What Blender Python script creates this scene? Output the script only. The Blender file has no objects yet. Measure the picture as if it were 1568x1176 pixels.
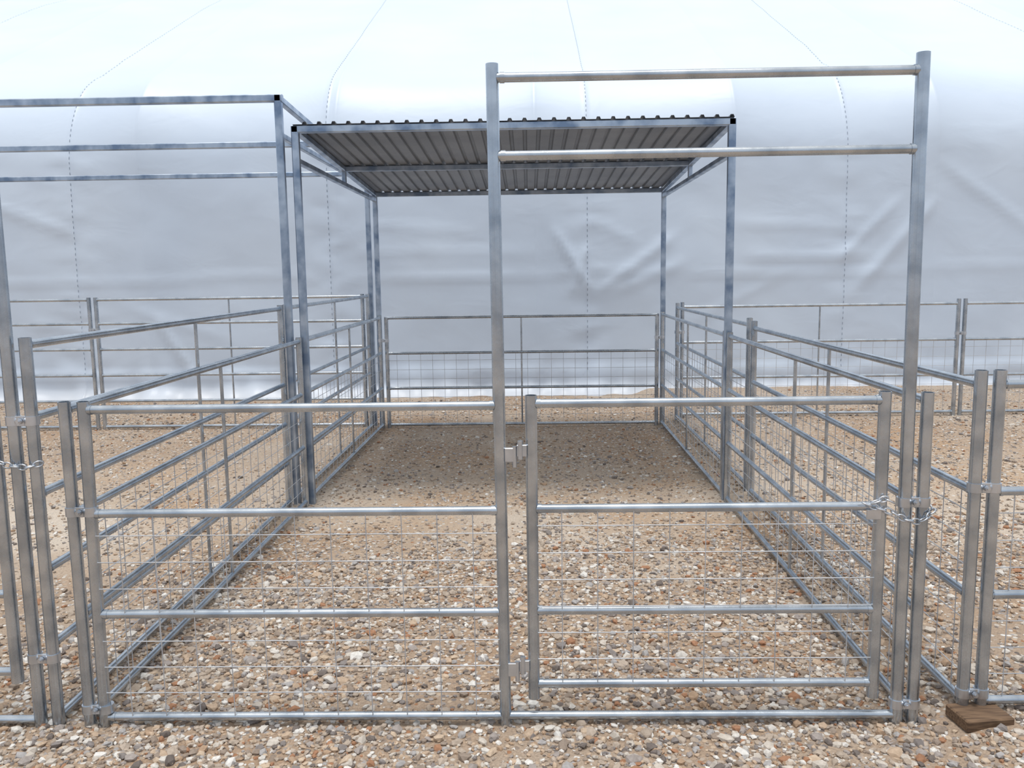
import bpy, bmesh, math, random
import numpy as np
from mathutils import Vector, Matrix, noise
random.seed(4); rng=np.random.default_rng(7)
scene=bpy.context.scene
try:
    scene.view_settings.view_transform='Standard'; scene.view_settings.look='None'
    scene.view_settings.exposure=0.0
except Exception: pass
COL=scene.collection

# ---------------------------------------------------------------- materials
def srgb(r,g,b):
    f=lambda c:(c/255/12.92) if c/255<=.04045 else ((c/255+.055)/1.055)**2.4
    return (f(r),f(g),f(b),1)
def newmat(n):
    m=bpy.data.materials.new(n); m.use_nodes=True
    nt=m.node_tree; b=nt.nodes['Principled BSDF']
    return m,nt,b
def ramp(nt,stops,interp='LINEAR'):
    r=nt.nodes.new('ShaderNodeValToRGB'); cr=r.color_ramp; cr.interpolation=interp
    while len(cr.elements)<len(stops): cr.elements.new(.5)
    for e,(p,c) in zip(cr.elements,stops): e.position=p; e.color=c
    return r
def galv(name,base=(196,203,210),dark=(162,171,181),rough=.24,metal=.92,scale=9):
    m,nt,b=newmat(name); L=nt.links
    tc=nt.nodes.new('ShaderNodeTexCoord')
    n=nt.nodes.new('ShaderNodeTexNoise'); n.inputs['Scale'].default_value=scale; n.inputs['Detail'].default_value=4
    L.new(tc.outputs['Object'],n.inputs['Vector'])
    r=ramp(nt,[(.35,srgb(*dark)),(.62,srgb(*base))]); L.new(n.outputs['Fac'],r.inputs['Fac'])
    L.new(r.outputs['Color'],b.inputs['Base Color'])
    b.inputs['Metallic'].default_value=metal
    n2=nt.nodes.new('ShaderNodeTexNoise'); n2.inputs['Scale'].default_value=60
    L.new(tc.outputs['Object'],n2.inputs['Vector'])
    mr=nt.nodes.new('ShaderNodeMapRange'); mr.inputs['To Min'].default_value=rough-.06; mr.inputs['To Max'].default_value=rough+.1
    L.new(n2.outputs['Fac'],mr.inputs['Value']); L.new(mr.outputs['Result'],b.inputs['Roughness'])
    return m
M_TUBE=galv('galvanized_tube')
M_SQ=galv('galvanized_square_tube',base=(188,200,214),dark=(124,142,166),rough=.32,metal=.85,scale=7)
M_WIRE=galv('galvanized_wire',base=(212,215,219),dark=(184,188,193),rough=.45,metal=.6)
M_SHEET=galv('galvanized_roof_sheet',base=(142,147,154),dark=(124,130,138),rough=.5,metal=.5,scale=2)
M_CLAMP=galv('zinc_clamp',base=(212,216,222),dark=(184,190,197),rough=.3)

def wood():
    m,nt,b=newmat('weathered_wood'); L=nt.links
    tc=nt.nodes.new('ShaderNodeTexCoord'); w=nt.nodes.new('ShaderNodeTexNoise'); mp=nt.nodes.new('ShaderNodeMapping')
    mp.inputs['Scale'].default_value=(8,80,80); w.inputs['Scale'].default_value=1.5
    L.new(tc.outputs['Object'],mp.inputs['Vector']); L.new(mp.outputs['Vector'],w.inputs['Vector'])
    r=ramp(nt,[(.3,srgb(82,62,46)),(.7,srgb(128,102,78))]); L.new(w.outputs['Fac'],r.inputs['Fac'])
    L.new(r.outputs['Color'],b.inputs['Base Color']); b.inputs['Roughness'].default_value=.85
    return m
M_WOOD=wood()

def fabric():
    m,nt,b=newmat('white_cover_fabric'); L=nt.links
    tc=nt.nodes.new('ShaderNodeTexCoord')
    n=nt.nodes.new('ShaderNodeTexNoise'); n.inputs['Scale'].default_value=.5; n.inputs['Detail'].default_value=5
    L.new(tc.outputs['Object'],n.inputs['Vector'])
    r=ramp(nt,[(.3,srgb(206,219,235)),(.7,srgb(215,227,241))]); L.new(n.outputs['Fac'],r.inputs['Fac'])
    sx=nt.nodes.new('ShaderNodeSeparateXYZ'); L.new(tc.outputs['Object'],sx.inputs[0])
    mr=nt.nodes.new('ShaderNodeMapRange'); mr.inputs['From Min'].default_value=.0; mr.inputs['From Max'].default_value=.3
    mr.inputs['To Min'].default_value=.45; mr.inputs['To Max'].default_value=0
    L.new(sx.outputs['Z'],mr.inputs['Value'])
    mx=nt.nodes.new('ShaderNodeMixRGB'); mx.inputs['Color2'].default_value=srgb(190,178,165)
    L.new(mr.outputs['Result'],mx.inputs['Fac']); L.new(r.outputs['Color'],mx.inputs['Color1'])
    L.new(mx.outputs['Color'],b.inputs['Base Color'])
    b.inputs['Roughness'].default_value=.45
    mp=nt.nodes.new('ShaderNodeMapping'); mp.inputs['Scale'].default_value=(1.1,1,1.8); mp.inputs['Rotation'].default_value=(0,.35,0)
    L.new(tc.outputs['Object'],mp.inputs['Vector'])
    n2=nt.nodes.new('ShaderNodeTexNoise'); n2.inputs['Scale'].default_value=1.3; n2.inputs['Detail'].default_value=3; n2.inputs['Distortion'].default_value=.5
    L.new(mp.outputs['Vector'],n2.inputs['Vector'])
    bp=nt.nodes.new('ShaderNodeBump'); bp.inputs['Strength'].default_value=.18; bp.inputs['Distance'].default_value=.05
    L.new(n2.outputs['Fac'],bp.inputs['Height']); L.new(bp.outputs['Normal'],b.inputs['Normal'])
    return m
M_FAB=fabric()
m,nt,b=newmat('seam_stitching'); b.inputs['Roughness'].default_value=.8
n=nt.nodes.new('ShaderNodeTexNoise'); r=ramp(nt,[(.3,srgb(120,132,148)),(.7,srgb(150,160,176))]); nt.links.new(n.outputs['Fac'],r.inputs['Fac']); nt.links.new(r.outputs['Color'],b.inputs['Base Color'])
M_STITCH=m

STONES=[(0,(178,162,146)),(.1,(204,194,182)),(.2,(154,138,124)),(.3,(186,170,154)),(.4,(216,210,202)),(.48,(194,170,146)),
        (.56,(166,156,150)),(.64,(138,130,126)),(.7,(178,150,124)),(.75,(230,226,220)),(.80,(174,170,168)),(.86,(202,180,156)),(.91,(116,106,100)),(.96,(168,124,94))]
def stone_mat():
    m,nt,b=newmat('gravel_stone'); L=nt.links
    g=nt.nodes.new('ShaderNodeNewGeometry')
    r=ramp(nt,[(p,srgb(*c)) for p,c in STONES],'CONSTANT')
    L.new(g.outputs['Random Per Island'],r.inputs['Fac'])
    n=nt.nodes.new('ShaderNodeTexNoise'); n.inputs['Scale'].default_value=90
    tc=nt.nodes.new('ShaderNodeTexCoord'); L.new(tc.outputs['Object'],n.inputs['Vector'])
    r2=ramp(nt,[(.3,(.78,.77,.75,1)),(.7,(1,1,1,1))]); L.new(n.outputs['Fac'],r2.inputs['Fac'])
    mx=nt.nodes.new('ShaderNodeMixRGB'); mx.blend_type='MULTIPLY'; mx.inputs['Fac'].default_value=1
    L.new(r.outputs['Color'],mx.inputs['Color1']); L.new(r2.outputs['Color'],mx.inputs['Color2'])
    L.new(mx.outputs['Color'],b.inputs['Base Color']); b.inputs['Roughness'].default_value=.85
    return m
M_STONE=stone_mat()
def ground_mat():
    m,nt,b=newmat('gravel_ground'); L=nt.links
    tc=nt.nodes.new('ShaderNodeTexCoord')
    big=nt.nodes.new('ShaderNodeTexNoise'); big.inputs['Scale'].default_value=.7; big.inputs['Detail'].default_value=6
    L.new(tc.outputs['Object'],big.inputs['Vector'])
    sandy=ramp(nt,[(.34,srgb(190,160,130)),(.47,srgb(192,173,153)),(.62,srgb(206,193,178))]); L.new(big.outputs['Fac'],sandy.inputs['Fac'])
    dark=ramp(nt,[(.34,srgb(166,140,116)),(.62,srgb(176,158,140))]); L.new(big.outputs['Fac'],dark.inputs['Fac'])  # dirt tone darkened so gaps between near stones look shadowed
    sy=nt.nodes.new('ShaderNodeSeparateXYZ'); L.new(tc.outputs['Object'],sy.inputs[0])
    wob=nt.nodes.new('ShaderNodeMath'); wob.operation='MULTIPLY_ADD'; wob.inputs[1].default_value=4.5
    L.new(big.outputs['Fac'],wob.inputs[0]); L.new(sy.outputs['Y'],wob.inputs[2])
    band=ramp(nt,[(.0,(0,0,0,1)),(.40,(0,0,0,1)),(.50,(1,1,1,1)),(.62,(1,1,1,1)),(.76,(.3,.3,.3,1)),(1,(.3,.3,.3,1))])
    dv=nt.nodes.new('ShaderNodeMath'); dv.operation='DIVIDE'; dv.inputs[1].default_value=9; L.new(wob.outputs[0],dv.inputs[0]); L.new(dv.outputs[0],band.inputs['Fac'])
    dirt=nt.nodes.new('ShaderNodeMixRGB'); L.new(band.outputs['Color'],dirt.inputs['Fac']); L.new(dark.outputs['Color'],dirt.inputs['Color1']); L.new(sandy.outputs['Color'],dirt.inputs['Color2'])
    fine=nt.nodes.new('ShaderNodeTexNoise'); fine.inputs['Scale'].default_value=120; fine.inputs['Detail'].default_value=3
    L.new(tc.outputs['Object'],fine.inputs['Vector'])
    fr=ramp(nt,[(.3,(.66,.65,.64,1)),(.65,(1,1,1,1))]); L.new(fine.outputs['Fac'],fr.inputs['Fac'])
    mu=nt.nodes.new('ShaderNodeMixRGB'); mu.blend_type='MULTIPLY'; mu.inputs['Fac'].default_value=1
    L.new(dirt.outputs['Color'],mu.inputs['Color1']); L.new(fr.outputs['Color'],mu.inputs['Color2'])
    v=nt.nodes.new('ShaderNodeTexVoronoi'); v.inputs['Scale'].default_value=46
    L.new(tc.outputs['Object'],v.inputs['Vector'])
    vc=ramp(nt,[(p,srgb(*[k*.94 for k in c])) for p,c in STONES],'CONSTANT')
    sp=nt.nodes.new('ShaderNodeSeparateColor'); L.new(v.outputs['Color'],sp.inputs[0]); L.new(sp.outputs[0],vc.inputs['Fac'])
    gt=nt.nodes.new('ShaderNodeMath'); gt.operation='GREATER_THAN'
    L.new(sp.outputs[1],gt.inputs[0])
    th=nt.nodes.new('ShaderNodeMapRange'); th.inputs['From Min'].default_value=.4; th.inputs['From Max'].default_value=.6
    th.inputs['To Min'].default_value=.2; th.inputs['To Max'].default_value=.65
    L.new(big.outputs['Fac'],th.inputs['Value'])
    ma=nt.nodes.new('ShaderNodeMath'); ma.operation='MULTIPLY_ADD'; ma.inputs[1].default_value=.35
    L.new(band.outputs['Color'],ma.inputs[0]); L.new(th.outputs['Result'],ma.inputs[2]); L.new(ma.outputs[0],gt.inputs[1])
    edge=nt.nodes.new('ShaderNodeMath'); edge.operation='LESS_THAN'; edge.inputs[1].default_value=.5
    L.new(v.outputs['Distance'],edge.inputs[0])
    mm=nt.nodes.new('ShaderNodeMath'); mm.operation='MULTIPLY'; L.new(gt.outputs[0],mm.inputs[0]); L.new(edge.outputs[0],mm.inputs[1])
    mx=nt.nodes.new('ShaderNodeMixRGB'); L.new(mm.outputs[0],mx.inputs['Fac'])
    L.new(mu.outputs['Color'],mx.inputs['Color1']); L.new(vc.outputs['Color'],mx.inputs['Color2'])
    L.new(mx.outputs['Color'],b.inputs['Base Color']); b.inputs['Roughness'].default_value=.95
    b.inputs['Specular IOR Level'].default_value=.2
    inv=nt.nodes.new('ShaderNodeMath'); inv.operation='SUBTRACT'; inv.inputs[0].default_value=1; L.new(v.outputs['Distance'],inv.inputs[1])
    h=nt.nodes.new('ShaderNodeMath'); h.operation='MULTIPLY'; L.new(inv.outputs[0],h.inputs[0]); L.new(mm.outputs[0],h.inputs[1])
    h2=nt.nodes.new('ShaderNodeMath'); h2.operation='MULTIPLY_ADD'; L.new(fine.outputs['Fac'],h2.inputs[0]); h2.inputs[1].default_value=.5; L.new(h.outputs[0],h2.inputs[2])
    bp=nt.nodes.new('ShaderNodeBump'); bp.inputs['Strength'].default_value=.8; bp.inputs['Distance'].default_value=.010
    L.new(h2.outputs[0],bp.inputs['Height']); L.new(bp.outputs['Normal'],b.inputs['Normal'])
    return m
M_GROUND=ground_mat()

# ---------------------------------------------------------------- mesh builder
class MB:
    def __init__(s): s.v=[]; s.f=[]; s.m=[]; s.sm=[]
    def add(s,vs,fs,mi=0,smooth=True):
        o=len(s.v); s.v+=[tuple(v) for v in vs]
        for f in fs: s.f.append(tuple(i+o for i in f)); s.m.append(mi); s.sm.append(smooth)
    def tube(s,a,b,r,n=14,mi=0,cap=True,hollow=False):
        a=Vector(a); b=Vector(b); d=(b-a)
        z=d.normalized(); x=z.orthogonal().normalized(); y=z.cross(x)
        vs=[]
        for p in (a,b):
            for i in range(n):
                t=2*math.pi*i/n; vs.append(p+x*(r*math.cos(t))+y*(r*math.sin(t)))
        fs=[(i,(i+1)%n,n+(i+1)%n,n+i) for i in range(n)]
        s.add(vs,fs,mi,True)
        if cap:
            s.add(vs[:n],[tuple(reversed(range(n)))],mi,False)
            if hollow:   # open tube end: wall ring + inner bore
                ri=r*.86; dep=min(.06,d.length*.3)
                o=[b+x*(r*math.cos(2*math.pi*i/n))+y*(r*math.sin(2*math.pi*i/n)) for i in range(n)]
                q=[b+x*(ri*math.cos(2*math.pi*i/n))+y*(ri*math.sin(2*math.pi*i/n)) for i in range(n)]
                w=[p-z*dep for p in q]
                fs=[(i,(i+1)%n,n+(i+1)%n,n+i) for i in range(n)]+[(n+i,n+(i+1)%n,2*n+(i+1)%n,2*n+i) for i in range(n)]+[tuple(range(2*n,3*n))]
                s.add(o+q+w,fs,mi,False)
            else: s.add(vs[n:],[tuple(range(n))],mi,False)
    def sq(s,a,b,w,mi=0,up=(0,0,1)):
        a=Vector(a); b=Vector(b); z=(b-a).normalized(); u=Vector(up)
        if abs(z.dot(u))>.95: u=Vector((0,1,0))
        x=z.cross(u).normalized(); y=x.cross(z); h=w/2; c=w*.12
        pr=[(h-c,-h),(h,-h+c),(h,h-c),(h-c,h),(-h+c,h),(-h,h-c),(-h,-h+c),(-h+c,-h)]
        vs=[p+x*i+y*j for p in (a,b) for i,j in pr]; n=8
        fs=[(i,(i+1)%n,n+(i+1)%n,n+i) for i in range(n)]+[tuple(reversed(range(n))),tuple(range(n,2*n))]
        s.add(vs,fs,mi,False)
    def box(s,c,sz,mi=0,rot=None):
        c=Vector(c); x,y,z=[k/2 for k in sz]; bv=min(sz)*.12
        bm=bmesh.new(); bmesh.ops.create_cube(bm,size=1)
        for v in bm.verts: v.co=Vector((v.co.x*2*x,v.co.y*2*y,v.co.z*2*z))
        bmesh.ops.bevel(bm,geom=bm.edges[:],offset=bv,segments=1,affect='EDGES')
        if rot: bmesh.ops.rotate(bm,verts=bm.verts[:],cent=(0,0,0),matrix=rot)
        bm.verts.index_update()
        s.add([v.co+c for v in bm.verts],[[v.index for v in f.verts] for f in bm.faces],mi,False); bm.free()
    def ringlink(s,c,ax,up,L,W,r,mi=0,n=12,k=6):
        c=Vector(c); ax=Vector(ax).normalized(); up=Vector(up); up=(up-ax*up.dot(ax)).normalized(); no=ax.cross(up)
        vs=[]
        for i in range(n):
            t=2*math.pi*i/n; dx=math.cos(t); dy=math.sin(t)
            p=c+ax*(L/2*dx)+up*(W/2*dy); o=(ax*dx+up*dy).normalized()
            for j in range(k):
                q=2*math.pi*j/k; vs.append(p+o*(r*math.cos(q))+no*(r*math.sin(q)))
        fs=[(i*k+j,((i+1)%n)*k+j,((i+1)%n)*k+(j+1)%k,i*k+(j+1)%k) for i in range(n) for j in range(k)]
        s.add(vs,fs,mi,True)
    def chain(s,pts,L=.034,W=.02,r=.0032,mi=0):
        P=[Vector(p) for p in pts]; seg=[(P[i+1]-P[i]).length for i in range(len(P)-1)]; tot=sum(seg)
        step=L*.78; k=int(tot/step)
        for i in range(k+1):
            d=i*step; j=0
            while j<len(seg)-1 and d>seg[j]: d-=seg[j]; j+=1
            t=(P[j+1]-P[j]).normalized(); p=P[j]+t*min(d,seg[j])
            up=Vector((0,0,1)) if i%2 else t.cross(Vector((0,0,1)))
            if up.length<.1: up=Vector((1,0,0))
            s.ringlink(p,t,up,L,W,r,mi)
    def obj(s,name,mats,parent=None):
        me=bpy.data.meshes.new(name); me.from_pydata(s.v,[],s.f)
        for mt in mats: me.materials.append(mt)
        me.polygons.foreach_set('material_index',s.m); me.polygons.foreach_set('use_smooth',s.sm)
        me.update(); o=bpy.data.objects.new(name,me); COL.objects.link(o)
        if parent: o.parent=parent
        return o
def empty(name):
    e=bpy.data.objects.new(name,None); COL.objects.link(e); e.empty_display_size=.2; return e

def gz(x,y):
    t=min(1,max(0,(x-1.36)/.3)); t=t*t*(3-2*t)
    far=min(1,max(0,(y-6.3)/1.5))
    return .055*t*(1+.3*min(1,max(0,y/6)))+.018*noise.noise(Vector((x*.7,y*.7,0)))*min(1,max(0,abs(y)/1.0))*.6+.008*noise.noise(Vector((x*2.5,y*2.5,3)))-.004+.03*far

RP=.0215; RR=.0158; RW=.0020
def wires(mb,A,B,z0,z1,n=None,sp=.128,hs=.1,off=.0):
    A=Vector((A[0],A[1],0)); B=Vector((B[0],B[1],0)); L=(B-A).length; d=(B-A)/L
    k=int(L/sp); st=(L-(k-1)*sp)/2
    for i in range(k):
        p=A+d*(st+i*sp); mb.tube((p.x,p.y,z0),(p.x,p.y,z1),RW,n=5,mi=1,cap=False)
    z=z0+hs
    while z<z1-.03:
        mb.tube((A.x,A.y,z),(B.x,B.y,z),RW,n=5,mi=1,cap=False); z+=hs
def panel(name,A,B,H,rails,z=0.0,mesh_to=None,stay=True,posts=(1,1),z2=None,stayr=.0095):
    mb=MB(); A=Vector((A[0],A[1],z)); B=Vector((B[0],B[1],z if z2 is None else z2))
    for P,k in ((A,posts[0]),(B,posts[1])):
        if k: mb.tube((P.x,P.y,P.z-.015),(P.x,P.y,P.z+H),RP,n=18,hollow=True)
    for h in rails:
        mb.tube((A.x,A.y,A.z+h),(B.x,B.y,B.z+h),RR,cap=False)
        d=(B-A).normalized()
        for P,sg in ((A,1),(B,-1)):
            q=P+d*(sg*(RP-.002)); mb.tube((q.x,q.y,q.z+h),(q.x+d.x*sg*.012,q.y+d.y*sg*.012,q.z+h),RR*1.13,n=12)
    if stay:
        C=(A+B)/2; mb.tube((C.x,C.y,C.z+rails[0]),(C.x,C.y,C.z+rails[-1]),stayr,n=8)
    if mesh_to:
        wires(mb,A.xy,B.xy,min(A.z,B.z)+rails[0],A.z+mesh_to)
    return mb.obj(name,[M_TUBE,M_WIRE])

R4=[.03,.43,.81,1.19]
R6=[.03,.315,.6,.885,1.165,1.425]
XLf,XLr=-1.655,-1.600
XRf,XRr=1.385,1.425
def lerp(a,b,t): return a+(b-a)*t
def side(xf,xr,y0,y1,**k):
    x=lambda y: lerp(xf,xr,y/6.1)
    return panel('livestock_panel',(x(y0),y0),(x(y1),y1),**k)
pA=side(XLf,XLr,.0,2.99,H=1.22,rails=R4,mesh_to=.81)
pB=side(XLf,XLr,3.12,6.1,H=1.22,rails=R4,mesh_to=.81)
pC=side(XRf,XRr,.0,2.99,H=1.22,rails=R4,mesh_to=.81)
pD=side(XRf,XRr,3.12,6.1,H=1.22,rails=R4,mesh_to=.81)
pE=panel('livestock_panel',(-1.53,6.1),(1.365,6.1),H=1.2,rails=R4,mesh_to=.81)
pF=side(-1.775,-1.722,0,2.99,H=1.45,rails=R6,stay=True)
pG=side(-1.775,-1.722,3.12,6.1,H=1.45,rails=R6,stay=True)
pH=panel('livestock_panel',(-1.79,6.16),(-4.69,6.16),H=1.45,rails=R6,stay=True)
pI=panel('livestock_panel',(-4.765,6.16),(-7.7,6.16),H=1.45,rails=R6,stay=True)
zr=.055
pJ=side(1.565,1.582,.0,2.99,H=1.24,rails=R4,z=zr,mesh_to=.81)
pK=side(1.565,1.582,3.12,6.1,H=1.24,rails=R4,z=zr+.015,mesh_to=.81)
pL=panel('livestock_panel',(1.64,6.14),(4.56,6.14),H=1.24,rails=R4,z=zr+.02,mesh_to=.81)
pM=panel('livestock_panel',(4.63,6.14),(7.55,6.14),H=1.24,rails=R4,z=zr+.02,mesh_to=.81)
pN=panel('livestock_panel',(1.63,.0),(4.6,.0),H=1.24,rails=R4,z=zr,mesh_to=.81)

# ---- front: gate frame with fixed panel + tall header
mb=MB()
xl,xc,xr=-1.59,-.108,1.32
mb.tube((xl-.008,0,-.015),(xl+.004,0,1.22),RP,n=18,hollow=True)
mb.tube((xc+.006,0,-.015),(xc-.006,0,2.345),RP,n=18,hollow=True)
mb.tube((xr+.008,0,-.015),(xr-.006,0,2.355),.0225,n=18,hollow=True)
for h in R4: 
    mb.tube((xl,0,h),(xc,0,h),RR,cap=False)
    for p,sg in ((xl,1),(xc,-1)): mb.tube((p+sg*(RP-.002),0,h),(p+sg*(RP+.012),0,h),RR*1.13)
mb.tube((xc,0,.03),(xr,0,.03),RR,cap=False)
for h in (2.30,2.045):
    mb.tube((xc,0,h),(xr,0,h+.0),RR,cap=False)
    for p,sg in ((xc,1),(xr,-1)): mb.tube((p+sg*(RP-.002),0,h),(p+sg*(RP+.014),0,h),RR*1.15)
wires(mb,(xl,-.012),(xc,-.012),.03,.81)
for h in (1.015,.215):
    mb.box((xc+.035,-.012,h),(.035,.012,.05),2)
    mb.tube((xc+.052,-.012,h-.045),(xc+.052,-.012,h+.03),.008,n=10,mi=2)
GF=mb.obj('gate_frame_panel',[M_TUBE,M_WIRE,M_CLAMP])

# ---- gate leaf
mb=MB(); gl,gr=.004,1.238
mb.tube((gl,0,.10),(gl,0,1.225),RP,n=18,hollow=True)
mb.tube((gr,0,.10),(gr,0,1.225),RP,n=18,hollow=True)
for h in (.155,.435,.815,1.195):
    mb.tube((gl,0,h),(gr,0,h),RR,cap=False)
    for p,sg in ((gl,1),(gr,-1)): mb.tube((p+sg*(RP-.002),0,h),(p+sg*(RP+.012),0,h),RR*1.13)
wires(mb,(gl,-.012),(gr,-.012),.155,.815)
for h in (1.02,.22):
    mb.box((gl-.034,-.012,h+.01),(.036,.014,.042),2)
    mb.tube((gl-.040,-.014,h-.02),(gl-.040,-.014,h+.045),.010,n=10,mi=2)
mb.box((gr-.03,-.02,.79),(.05,.01,.035),2)
mb.obj('pen_gate',[M_TUBE,M_WIRE,M_CLAMP])
mb=MB()
mb.chain([(gr-.06,-.03,.83),(gr-.02,-.032,.815),(gr+.03,-.034,.80),(xr-.01,-.036,.775),(xr+.04,-.034,.765),(XRf,-.036,.78),(XRf+.032,-.01,.80),(XRf+.03,.02,.81)])
mb.chain([(gr-.03,-.034,.84),(gr+.0,-.036,.85),(gr+.03,-.03,.835)])
mb.obj('gate_latch_chain',[M_CLAMP])
mb=MB()
mb.chain([(-1.93,-.034,1.03),(-1.86,-.036,1.0),(-1.79,-.036,.99),(-1.752,-.01,1.0)])
mb.obj('gate_latch_chain',[M_CLAMP])

# ---- left pen gate frame & gate
mb=MB()
mb.tube((-1.842,0,-.02),(-1.842,0,2.62),.0225,n=18,hollow=True)
mb.tube((-3.3,0,-.02),(-3.3,0,2.62),.0225,n=18,hollow=True)
for h in (2.57,2.3,.02): mb.tube((-1.842,0,h),(-3.3,0,h),RR,cap=False)
GF2=mb.obj('gate_frame_panel',[M_TUBE])
mb=MB()
mb.tube((-1.915,0,.17),(-1.915,0,1.42),RP,n=18,hollow=True); mb.tube((-3.2,0,.17),(-3.2,0,1.42),RP,n=18,hollow=True)
for h in (.21,.51,.81,1.1,1.39): mb.tube((-1.915,0,h),(-3.2,0,h),RR,cap=False)
mb.obj('pen_gate',[M_TUBE])

def clamp(par,xa,xb,y,z):
    mb=MB()
    for x in (xa,xb):
        mb.tube((x,y,z-.016),(x,y,z+.016),RP+.0045,n=16)
    mb.box(((xa+xb)/2,y-.012,z),(max(.012,abs(xb-xa)-.03),.008,.036))
    mb.tube(((xa+xb)/2,y-.034,z),((xa+xb)/2,y+.02,z),.0055,n=8)
    mb.tube(((xa+xb)/2,y-.030,z),((xa+xb)/2,y-.018,z),.0105,n=6)
    return mb.obj('post_clamp',[M_CLAMP],par)
clamp(GF,-1.655,-1.59,0,.82); clamp(GF,-1.655,-1.59,0,.065)
clamp(GF,1.32,1.385,0,.83); clamp(GF,1.326,1.385,0,.075)
clamp(GF2,-1.842,-1.775,0,1.155); clamp(GF2,-1.842,-1.775,0,.265)
clamp(pN,1.565,1.63,0,.88); clamp(pN,1.565,1.63,0,.115)
clamp(pE,-1.60,-1.53,6.1,.95); clamp(pE,1.365,1.425,6.1,.95); clamp(pL,1.582,1.64,6.12,1.0)
clamp(pI,-4.69,-4.765,6.16,1.1); clamp(pM,4.56,4.63,6.14,.95)

# ---- central shelter
S=empty('livestock_shelter'); sw=.05
y0,y1=3.05,6.14; X0,X1=-1.60,1.405
zf,zb=2.655,2.49
zt=lambda y: lerp(zf,zb,(y-y0)/(y1-y0))
mb=MB()
for X,Xb in ((X0,-1.612),(X1,1.432)):
    mb.sq((X,y0,-.02),(X,y0,zf+.02),sw); mb.sq((Xb,y1,-.02),(Xb,y1,zb+.02),sw)
    mb.sq((X,y0,zf),(Xb,y1,zb),.045)
    mb.sq((X,y0,2.445),(Xb,y1,2.435),.038)
    ym=4.62; xm=lerp(X,Xb,.5); mb.sq((xm,ym,2.44),(xm,ym,zt(ym)),.036)
mb.sq((X0-.02,y0,zf),(X1+.02,y0,zf),.05)
mb.sq((-1.61,4.6,zt(4.6)),(1.42,4.6,zt(4.6)),.045)
mb.sq((-1.63,y1,zb),(1.45,y1,zb),.045)
mb.obj('frame',[M_SQ],S)
mb=MB()
prof=[]; npit=30; pitch=(X1-X0+.02)/npit; x=X0-.01
for i in range(npit):
    prof+= [(x,0),(x+pitch*.66,0),(x+pitch*.73,.017),(x+pitch*.92,.017)]; x+=pitch
prof.append((x,0))
ys=[y0-.03,y1+.05]; vs=[]; n=len(prof)
for lay in (0,-.0015):
    for y in ys:
        for px,pz in prof: vs.append((px,y,zt(y)+.028+pz+lay))
fs=[]
for i in range(n-1):
    fs.append((i,i+1,n+i+1,n+i)); fs.append((2*n+i+1,2*n+i,3*n+i,3*n+i+1))
    fs.append((i+1,i,2*n+i,2*n+i+1)); fs.append((n+i,n+i+1,3*n+i+1,3*n+i))
mb.add(vs,fs,0,False)
mb.obj('ribbed_roof_sheet',[M_SHEET],S)

# ---- left shelter frame (no sheet)
S2=empty('livestock_shelter'); mb=MB()
LX=-1.708; LX2=-7.8; zf2,zb2=2.865,2.72
for X in (LX,LX2):
    mb.sq((X,3.05,-.02),(X,3.05,zf2+.02),.05); mb.sq((X,6.22,-.02),(X,6.22,zb2),.05)
    mb.sq((X,3.05,zf2),(X,6.22,zb2),.045); mb.sq((X,3.05,2.62),(X,6.22,2.60),.038); mb.sq((X,4.65,2.61),(X,4.65,2.79),.036)
for y,z in ((3.05,zf2),(4.62,(zf2+zb2)/2),(6.22,zb2)):
    mb.sq((LX+.03,y,z),(LX2,y,z),.05)
mb.obj('frame',[M_SQ],S2)

# ---- wood block
mb=MB(); mb.box((1.60,-.055,.050),(.18,.13,.045),0,Matrix.Rotation(.12,3,'Z')); mb.obj('wood_block',[M_WOOD])

# ---- fabric covered building
B=empty('fabric_building')
WY=8.3
prof=[(WY-.32,-.02),(WY-.22,.03),(WY-.12,.07),(WY-.05,.13),(WY-.01,.2)]
z=.27
while z<3.2: prof.append((WY,z)); z+=.07
rad=1.35
for i in range(0,19):
    t=math.radians(i*63/18); prof.append((WY+rad*(1-math.cos(t)),3.2+rad*math.sin(t)))
py,pz=prof[-1]; ang=math.radians(27)
for i in range(1,70):
    a=ang-max(0,(i-25))*math.radians(.6)
    py+=.2*math.cos(a); pz+=.2*math.sin(a); prof.append((py,pz))
seams=[-16.26,-12.85,-9.44,-6.03,-2.62,.78,4.15,7.56,10.97,14.4]
hoops=[.1+2.6*k for k in range(-8,9)]
xs=set(np.round(np.arange(-20,20.01,.05),4))
for s_ in seams:
    for d in (-.03,-.016,-.008,0,.008,.016,.03): xs.add(round(s_+d,4))
for h_ in hoops:
    for d in (-.08,-.04,-.02,0,.02,.04,.08): xs.add(round(h_+d,4))
xs=sorted(xs)
folds=[(.42,2.08,.72,1.58,.03,.05),(.75,1.9,.62,1.5,.02,.04),(1.07,1.5,1.75,1.98,.028,.06),(1.2,1.42,1.9,1.7,.02,.06),(.85,2.3,1.3,2.1,.013,.05),
 (4.5,1.6,5.1,2.3,.03,.07),(3.1,1.83,4.1,1.80,.018,.05),(3.0,2.25,4.1,2.18,.015,.05),(4.2,1.9,4.7,2.4,.02,.05),(-4.9,.95,-4.6,.45,.03,.05),
 (-6.6,1.05,-6.1,.95,.015,.05),(-7,2.6,-6.2,2.3,.02,.06),(-1.9,2.3,-.9,2.2,.010,.05),(-1.9,1.95,-.3,1.92,.010,.05),
 (2.4,1.1,3.2,1.5,.012,.06),(5.6,2.8,6.6,2.1,.015,.06),(-5.2,1.2,-4.3,.9,.012,.05)]
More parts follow.
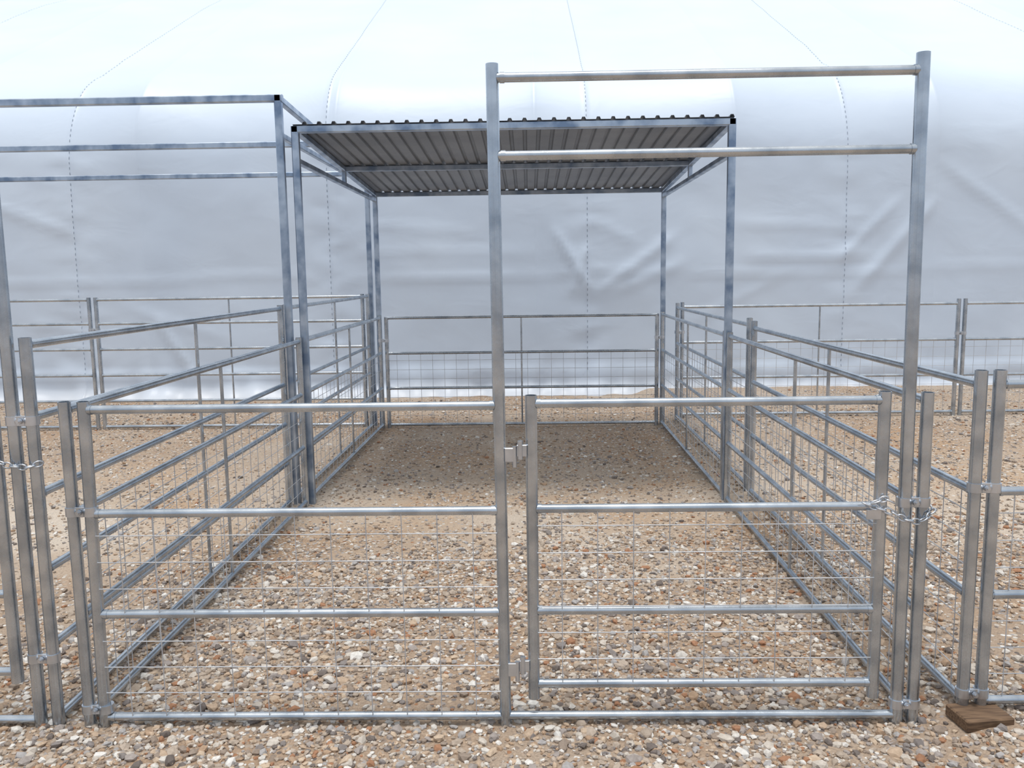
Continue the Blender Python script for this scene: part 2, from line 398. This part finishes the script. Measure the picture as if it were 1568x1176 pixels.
def seg(px,pz,f):
    ax,az,bx,bz,am,w=f; dx=bx-ax; dz=bz-az; L2=dx*dx+dz*dz
    t=((px-ax)*dx+(pz-az)*dz)/L2
    k=1 if 0<=t<=1 else math.exp(-((t if t<0 else t-1)/.25)**2)
    tt=t; d=math.hypot(px-ax-tt*dx,pz-az-tt*dz)
    return am*k*math.exp(-(d/w)**2)
verts=[]; N=len(xs); nrm=[]
for j,(y,z) in enumerate(prof):
    a=prof[max(0,j-1)]; b=prof[min(len(prof)-1,j+1)]
    ty,tz=b[0]-a[0],b[1]-a[1]; l=math.hypot(ty,tz); nrm.append((-tz/l,ty/l))
for j,(y,z) in enumerate(prof):
    ny,nz=nrm[j]
    knee=math.exp(-((z-3.9)/.7)**2) if y<10 else 0
    roof=1 if y>9.3 else 0
    for x in xs:
        ph=((x-hoops[0])/2.6)%1.0
        sag=math.sin(math.pi*ph)**.75
        d=-(.05+.08*knee+.03*roof)*sag
        ds=min(abs(x-s_) for s_ in seams)
        if ds<.03: d+=.010*(1-ds/.03)
        if .3<z<3.3 :
            d+=.03*math.exp(-((z-1.62-.03*math.sin(x*1.3))/.035)**2)*(0.25+.5*max(0,noise.noise(Vector((x*.6,0,5)))+.4))
            d+=.03*noise.noise(Vector((x*.8,z*.9,1)))*math.sin(min(1,z/3.2)*math.pi)
            d+=.007*noise.noise(Vector((x*2.6+z,z*2.4,7)))
            pk=math.exp(-(ds/.3)**2); d+=.022*pk*noise.noise(Vector((x*2,z*9,2)))
            for f in folds:
                if abs(x-(f[0]+f[2])/2)<1.2: d+=seg(x,z,f)
        if z<=.62: 
            k=1-z/.62; d+=k*(.05*noise.noise(Vector((x*1.7,z*3,9)))+.055*noise.noise(Vector((x*5,z*2,4))))+.04*math.exp(-((z-.32)/.04)**2)
        if roof: d+=.01*noise.noise(Vector((x*.9,y*1.5,11)))+.006*noise.noise(Vector((x*.7,y*5,12)))
        verts.append((x,y+ny*d,max(z+nz*d,-.03)))
faces=[(j*N+i,j*N+i+1,(j+1)*N+i+1,(j+1)*N+i) for j in range(len(prof)-1) for i in range(N-1)]
mb=MB(); mb.add(verts,faces,0,True); cov=mb.obj('fabric_cover',[M_FAB],B)
mb=MB()
Va=verts
for s_ in seams:
    i=min(range(N),key=lambda k:abs(xs[k]-s_))
    for j in range(6,len(prof)-25):
        p=Vector(Va[j*N+i]); q=Vector(Va[(j+1)*N+i]); ny,nz=nrm[j]; o=Vector((0,ny,nz))*.004
        k=2 if (q-p).length>.1 else 1
        for t in range(k):
            a=p.lerp(q,(t+.2)/k)+o; b=p.lerp(q,(t+.65)/k)+o; w=Vector((.0035,0,0))
            mb.add([a-w,a+w,b+w,b-w],[(0,1,2,3)],0,False)
mb.obj('seam_stitching',[M_STITCH],B)

# ---- ground
gx=sorted(set(np.round(np.concatenate([np.arange(-40,-6,2.0),np.arange(-6,6,.08),np.arange(6,41,2.0)]),3)))
gy=sorted(set(np.round(np.concatenate([np.arange(-30,-2,2.0),np.arange(-2,9,.08),np.arange(9,31,1.0)]),3)))
vs=[(x,y,gz(x,y)) for y in gy for x in gx]; n=len(gx)
fs=[(j*n+i,j*n+i+1,(j+1)*n+i+1,(j+1)*n+i) for j in range(len(gy)-1) for i in range(n-1)]
mb=MB(); mb.add(vs,fs,0,True); GO=mb.obj('ground',[M_GROUND])

# ---- loose gravel (one mesh)
bm=bmesh.new(); bmesh.ops.create_icosphere(bm,subdivisions=1,radius=1); bm.verts.index_update()
IV=np.array([v.co[:] for v in bm.verts]); IF=np.array([[v.index for v in f.verts] for f in bm.faces]); bm.free()
pts=[]
def dens(x,y):
    nz=noise.noise(Vector((x*.55+3,y*.75,0)))+.5*noise.noise(Vector((x*1.7,y*1.9,4)))
    if y<1.5: base=1.15
    elif y<2.6: base=lerp(1.15,.38,(y-1.5)/1.1)
    elif y<3.6: base=.34
    elif y<6.2: base=.36
    else: base=.4
    if x<-1.9 and .6<y<5: base*=.6
    return base*min(1,max(.12,.78+nz*1.3))
def scatter(ya,yb,per,rmul):
    hw=lambda y:.66*(y+2.95)+.9
    area=(yb-ya)*2*hw(yb); k=int(area*per)
    X=rng.uniform(-hw(yb),hw(yb),k); Y=rng.uniform(ya,yb,k); U=rng.uniform(0,1,k)
    for x,y,u in zip(X,Y,U):
        if abs(x)<hw(y) and u<dens(x,y) and not (1.49<x<1.71 and -.14<y<.03): pts.append((x,y,rmul))
scatter(-1.3,.9,3300,1.0); scatter(.9,2.5,2900,.97); scatter(2.5,4.5,1700,.93); scatter(4.5,7.9,1100,.95)
P=np.array(pts); K=len(P)
Z=np.array([gz(p[0],p[1]) for p in pts])
r=np.clip(np.exp(rng.normal(math.log(.0094),.42,K)),.0042,.026)*P[:,2]
sc=np.stack([r*rng.uniform(.8,1.35,K),r*rng.uniform(.7,1.1,K),r*rng.uniform(.45,.8,K)],1)
V=IV[None]*rng.uniform(.70,1.24,(K,12,1))*sc[:,None,:]
tl=rng.normal(0,.35,K); ct,st=np.cos(tl)[:,None],np.sin(tl)[:,None]
y_=V[:,:,1]*ct-V[:,:,2]*st; z_=V[:,:,1]*st+V[:,:,2]*ct
yw=rng.uniform(0,6.28,K); c,s_=np.cos(yw)[:,None],np.sin(yw)[:,None]
x2=V[:,:,0]*c-y_*s_; y2=V[:,:,0]*s_+y_*c
V=np.stack([x2+P[:,0:1],y2+P[:,1:2],z_+(Z+r*.25)[:,None]],2).reshape(-1,3)
Fc=(IF[None]+(np.arange(K)*12)[:,None,None]).reshape(-1)
me=bpy.data.meshes.new('loose_gravel'); me.vertices.add(len(V)); me.vertices.foreach_set('co',V.astype(np.float32).ravel())
nf=len(Fc)//3; me.loops.add(len(Fc)); me.loops.foreach_set('vertex_index',Fc.astype(np.int32))
me.polygons.add(nf); me.polygons.foreach_set('loop_start',np.arange(0,nf*3,3,dtype=np.int32))
try: me.polygons.foreach_set('loop_total',np.full(nf,3,dtype=np.int32))
except Exception: pass
me.update(calc_edges=True); me.materials.append(M_STONE)
me.polygons.foreach_set('use_smooth',np.zeros(nf,dtype=bool))
o=bpy.data.objects.new('loose_gravel',me); COL.objects.link(o); o.parent=GO

# ---- world + sun
w=bpy.data.worlds.new('sky'); scene.world=w; w.use_nodes=True; nt=w.node_tree; bg=nt.nodes['Background']
tc=nt.nodes.new('ShaderNodeTexCoord'); sx=nt.nodes.new('ShaderNodeSeparateXYZ'); nt.links.new(tc.outputs['Generated'],sx.inputs[0])
n=nt.nodes.new('ShaderNodeTexNoise'); n.inputs['Scale'].default_value=2.2; n.inputs['Detail'].default_value=5
nt.links.new(tc.outputs['Generated'],n.inputs['Vector'])
ad=nt.nodes.new('ShaderNodeMath'); ad.operation='MULTIPLY_ADD'; ad.inputs[1].default_value=.35
nt.links.new(n.outputs['Fac'],ad.inputs[0]); nt.links.new(sx.outputs['Z'],ad.inputs[2])
r=ramp(nt,[(0,(.24,.29,.35,1)),(.17,(.32,.38,.46,1)),(.27,(.58,.68,.82,1)),(.75,(.84,.91,1.0,1)),(1,(1,1,1,1))])
nt.links.new(ad.outputs[0],r.inputs['Fac']); nt.links.new(r.outputs['Color'],bg.inputs['Color']); bg.inputs['Strength'].default_value=.97
sd=bpy.data.lights.new('sun','SUN'); sd.energy=2.05; sd.angle=math.radians(18); sd.color=(1,.98,.95)
so=bpy.data.objects.new('sun',sd); COL.objects.link(so)
d=Vector((.03,.12,-1)).normalized(); so.rotation_euler=d.to_track_quat('-Z','Y').to_euler(); so.location=(0,0,12)

# ---- camera
yaw,pit,rol=-.021,.1309,-.0142; f=1292.34
F=Vector((math.sin(yaw)*math.cos(pit),math.cos(yaw)*math.cos(pit),-math.sin(pit)))
R=Vector((math.cos(yaw),-math.sin(yaw),0)); U=R.cross(F)
R2=R*math.cos(rol)+U*math.sin(rol); U2=-R*math.sin(rol)+U*math.cos(rol)
cd=bpy.data.cameras.new('camera'); cd.sensor_width=36; cd.lens=f/1568*36; cd.clip_end=200
co=bpy.data.objects.new('camera',cd); COL.objects.link(co)
Mx=Matrix((( R2.x,U2.x,-F.x,0),(R2.y,U2.y,-F.y,-2.9334),(R2.z,U2.z,-F.z,1.6518),(0,0,0,1)))
co.matrix_world=Mx; scene.camera=co
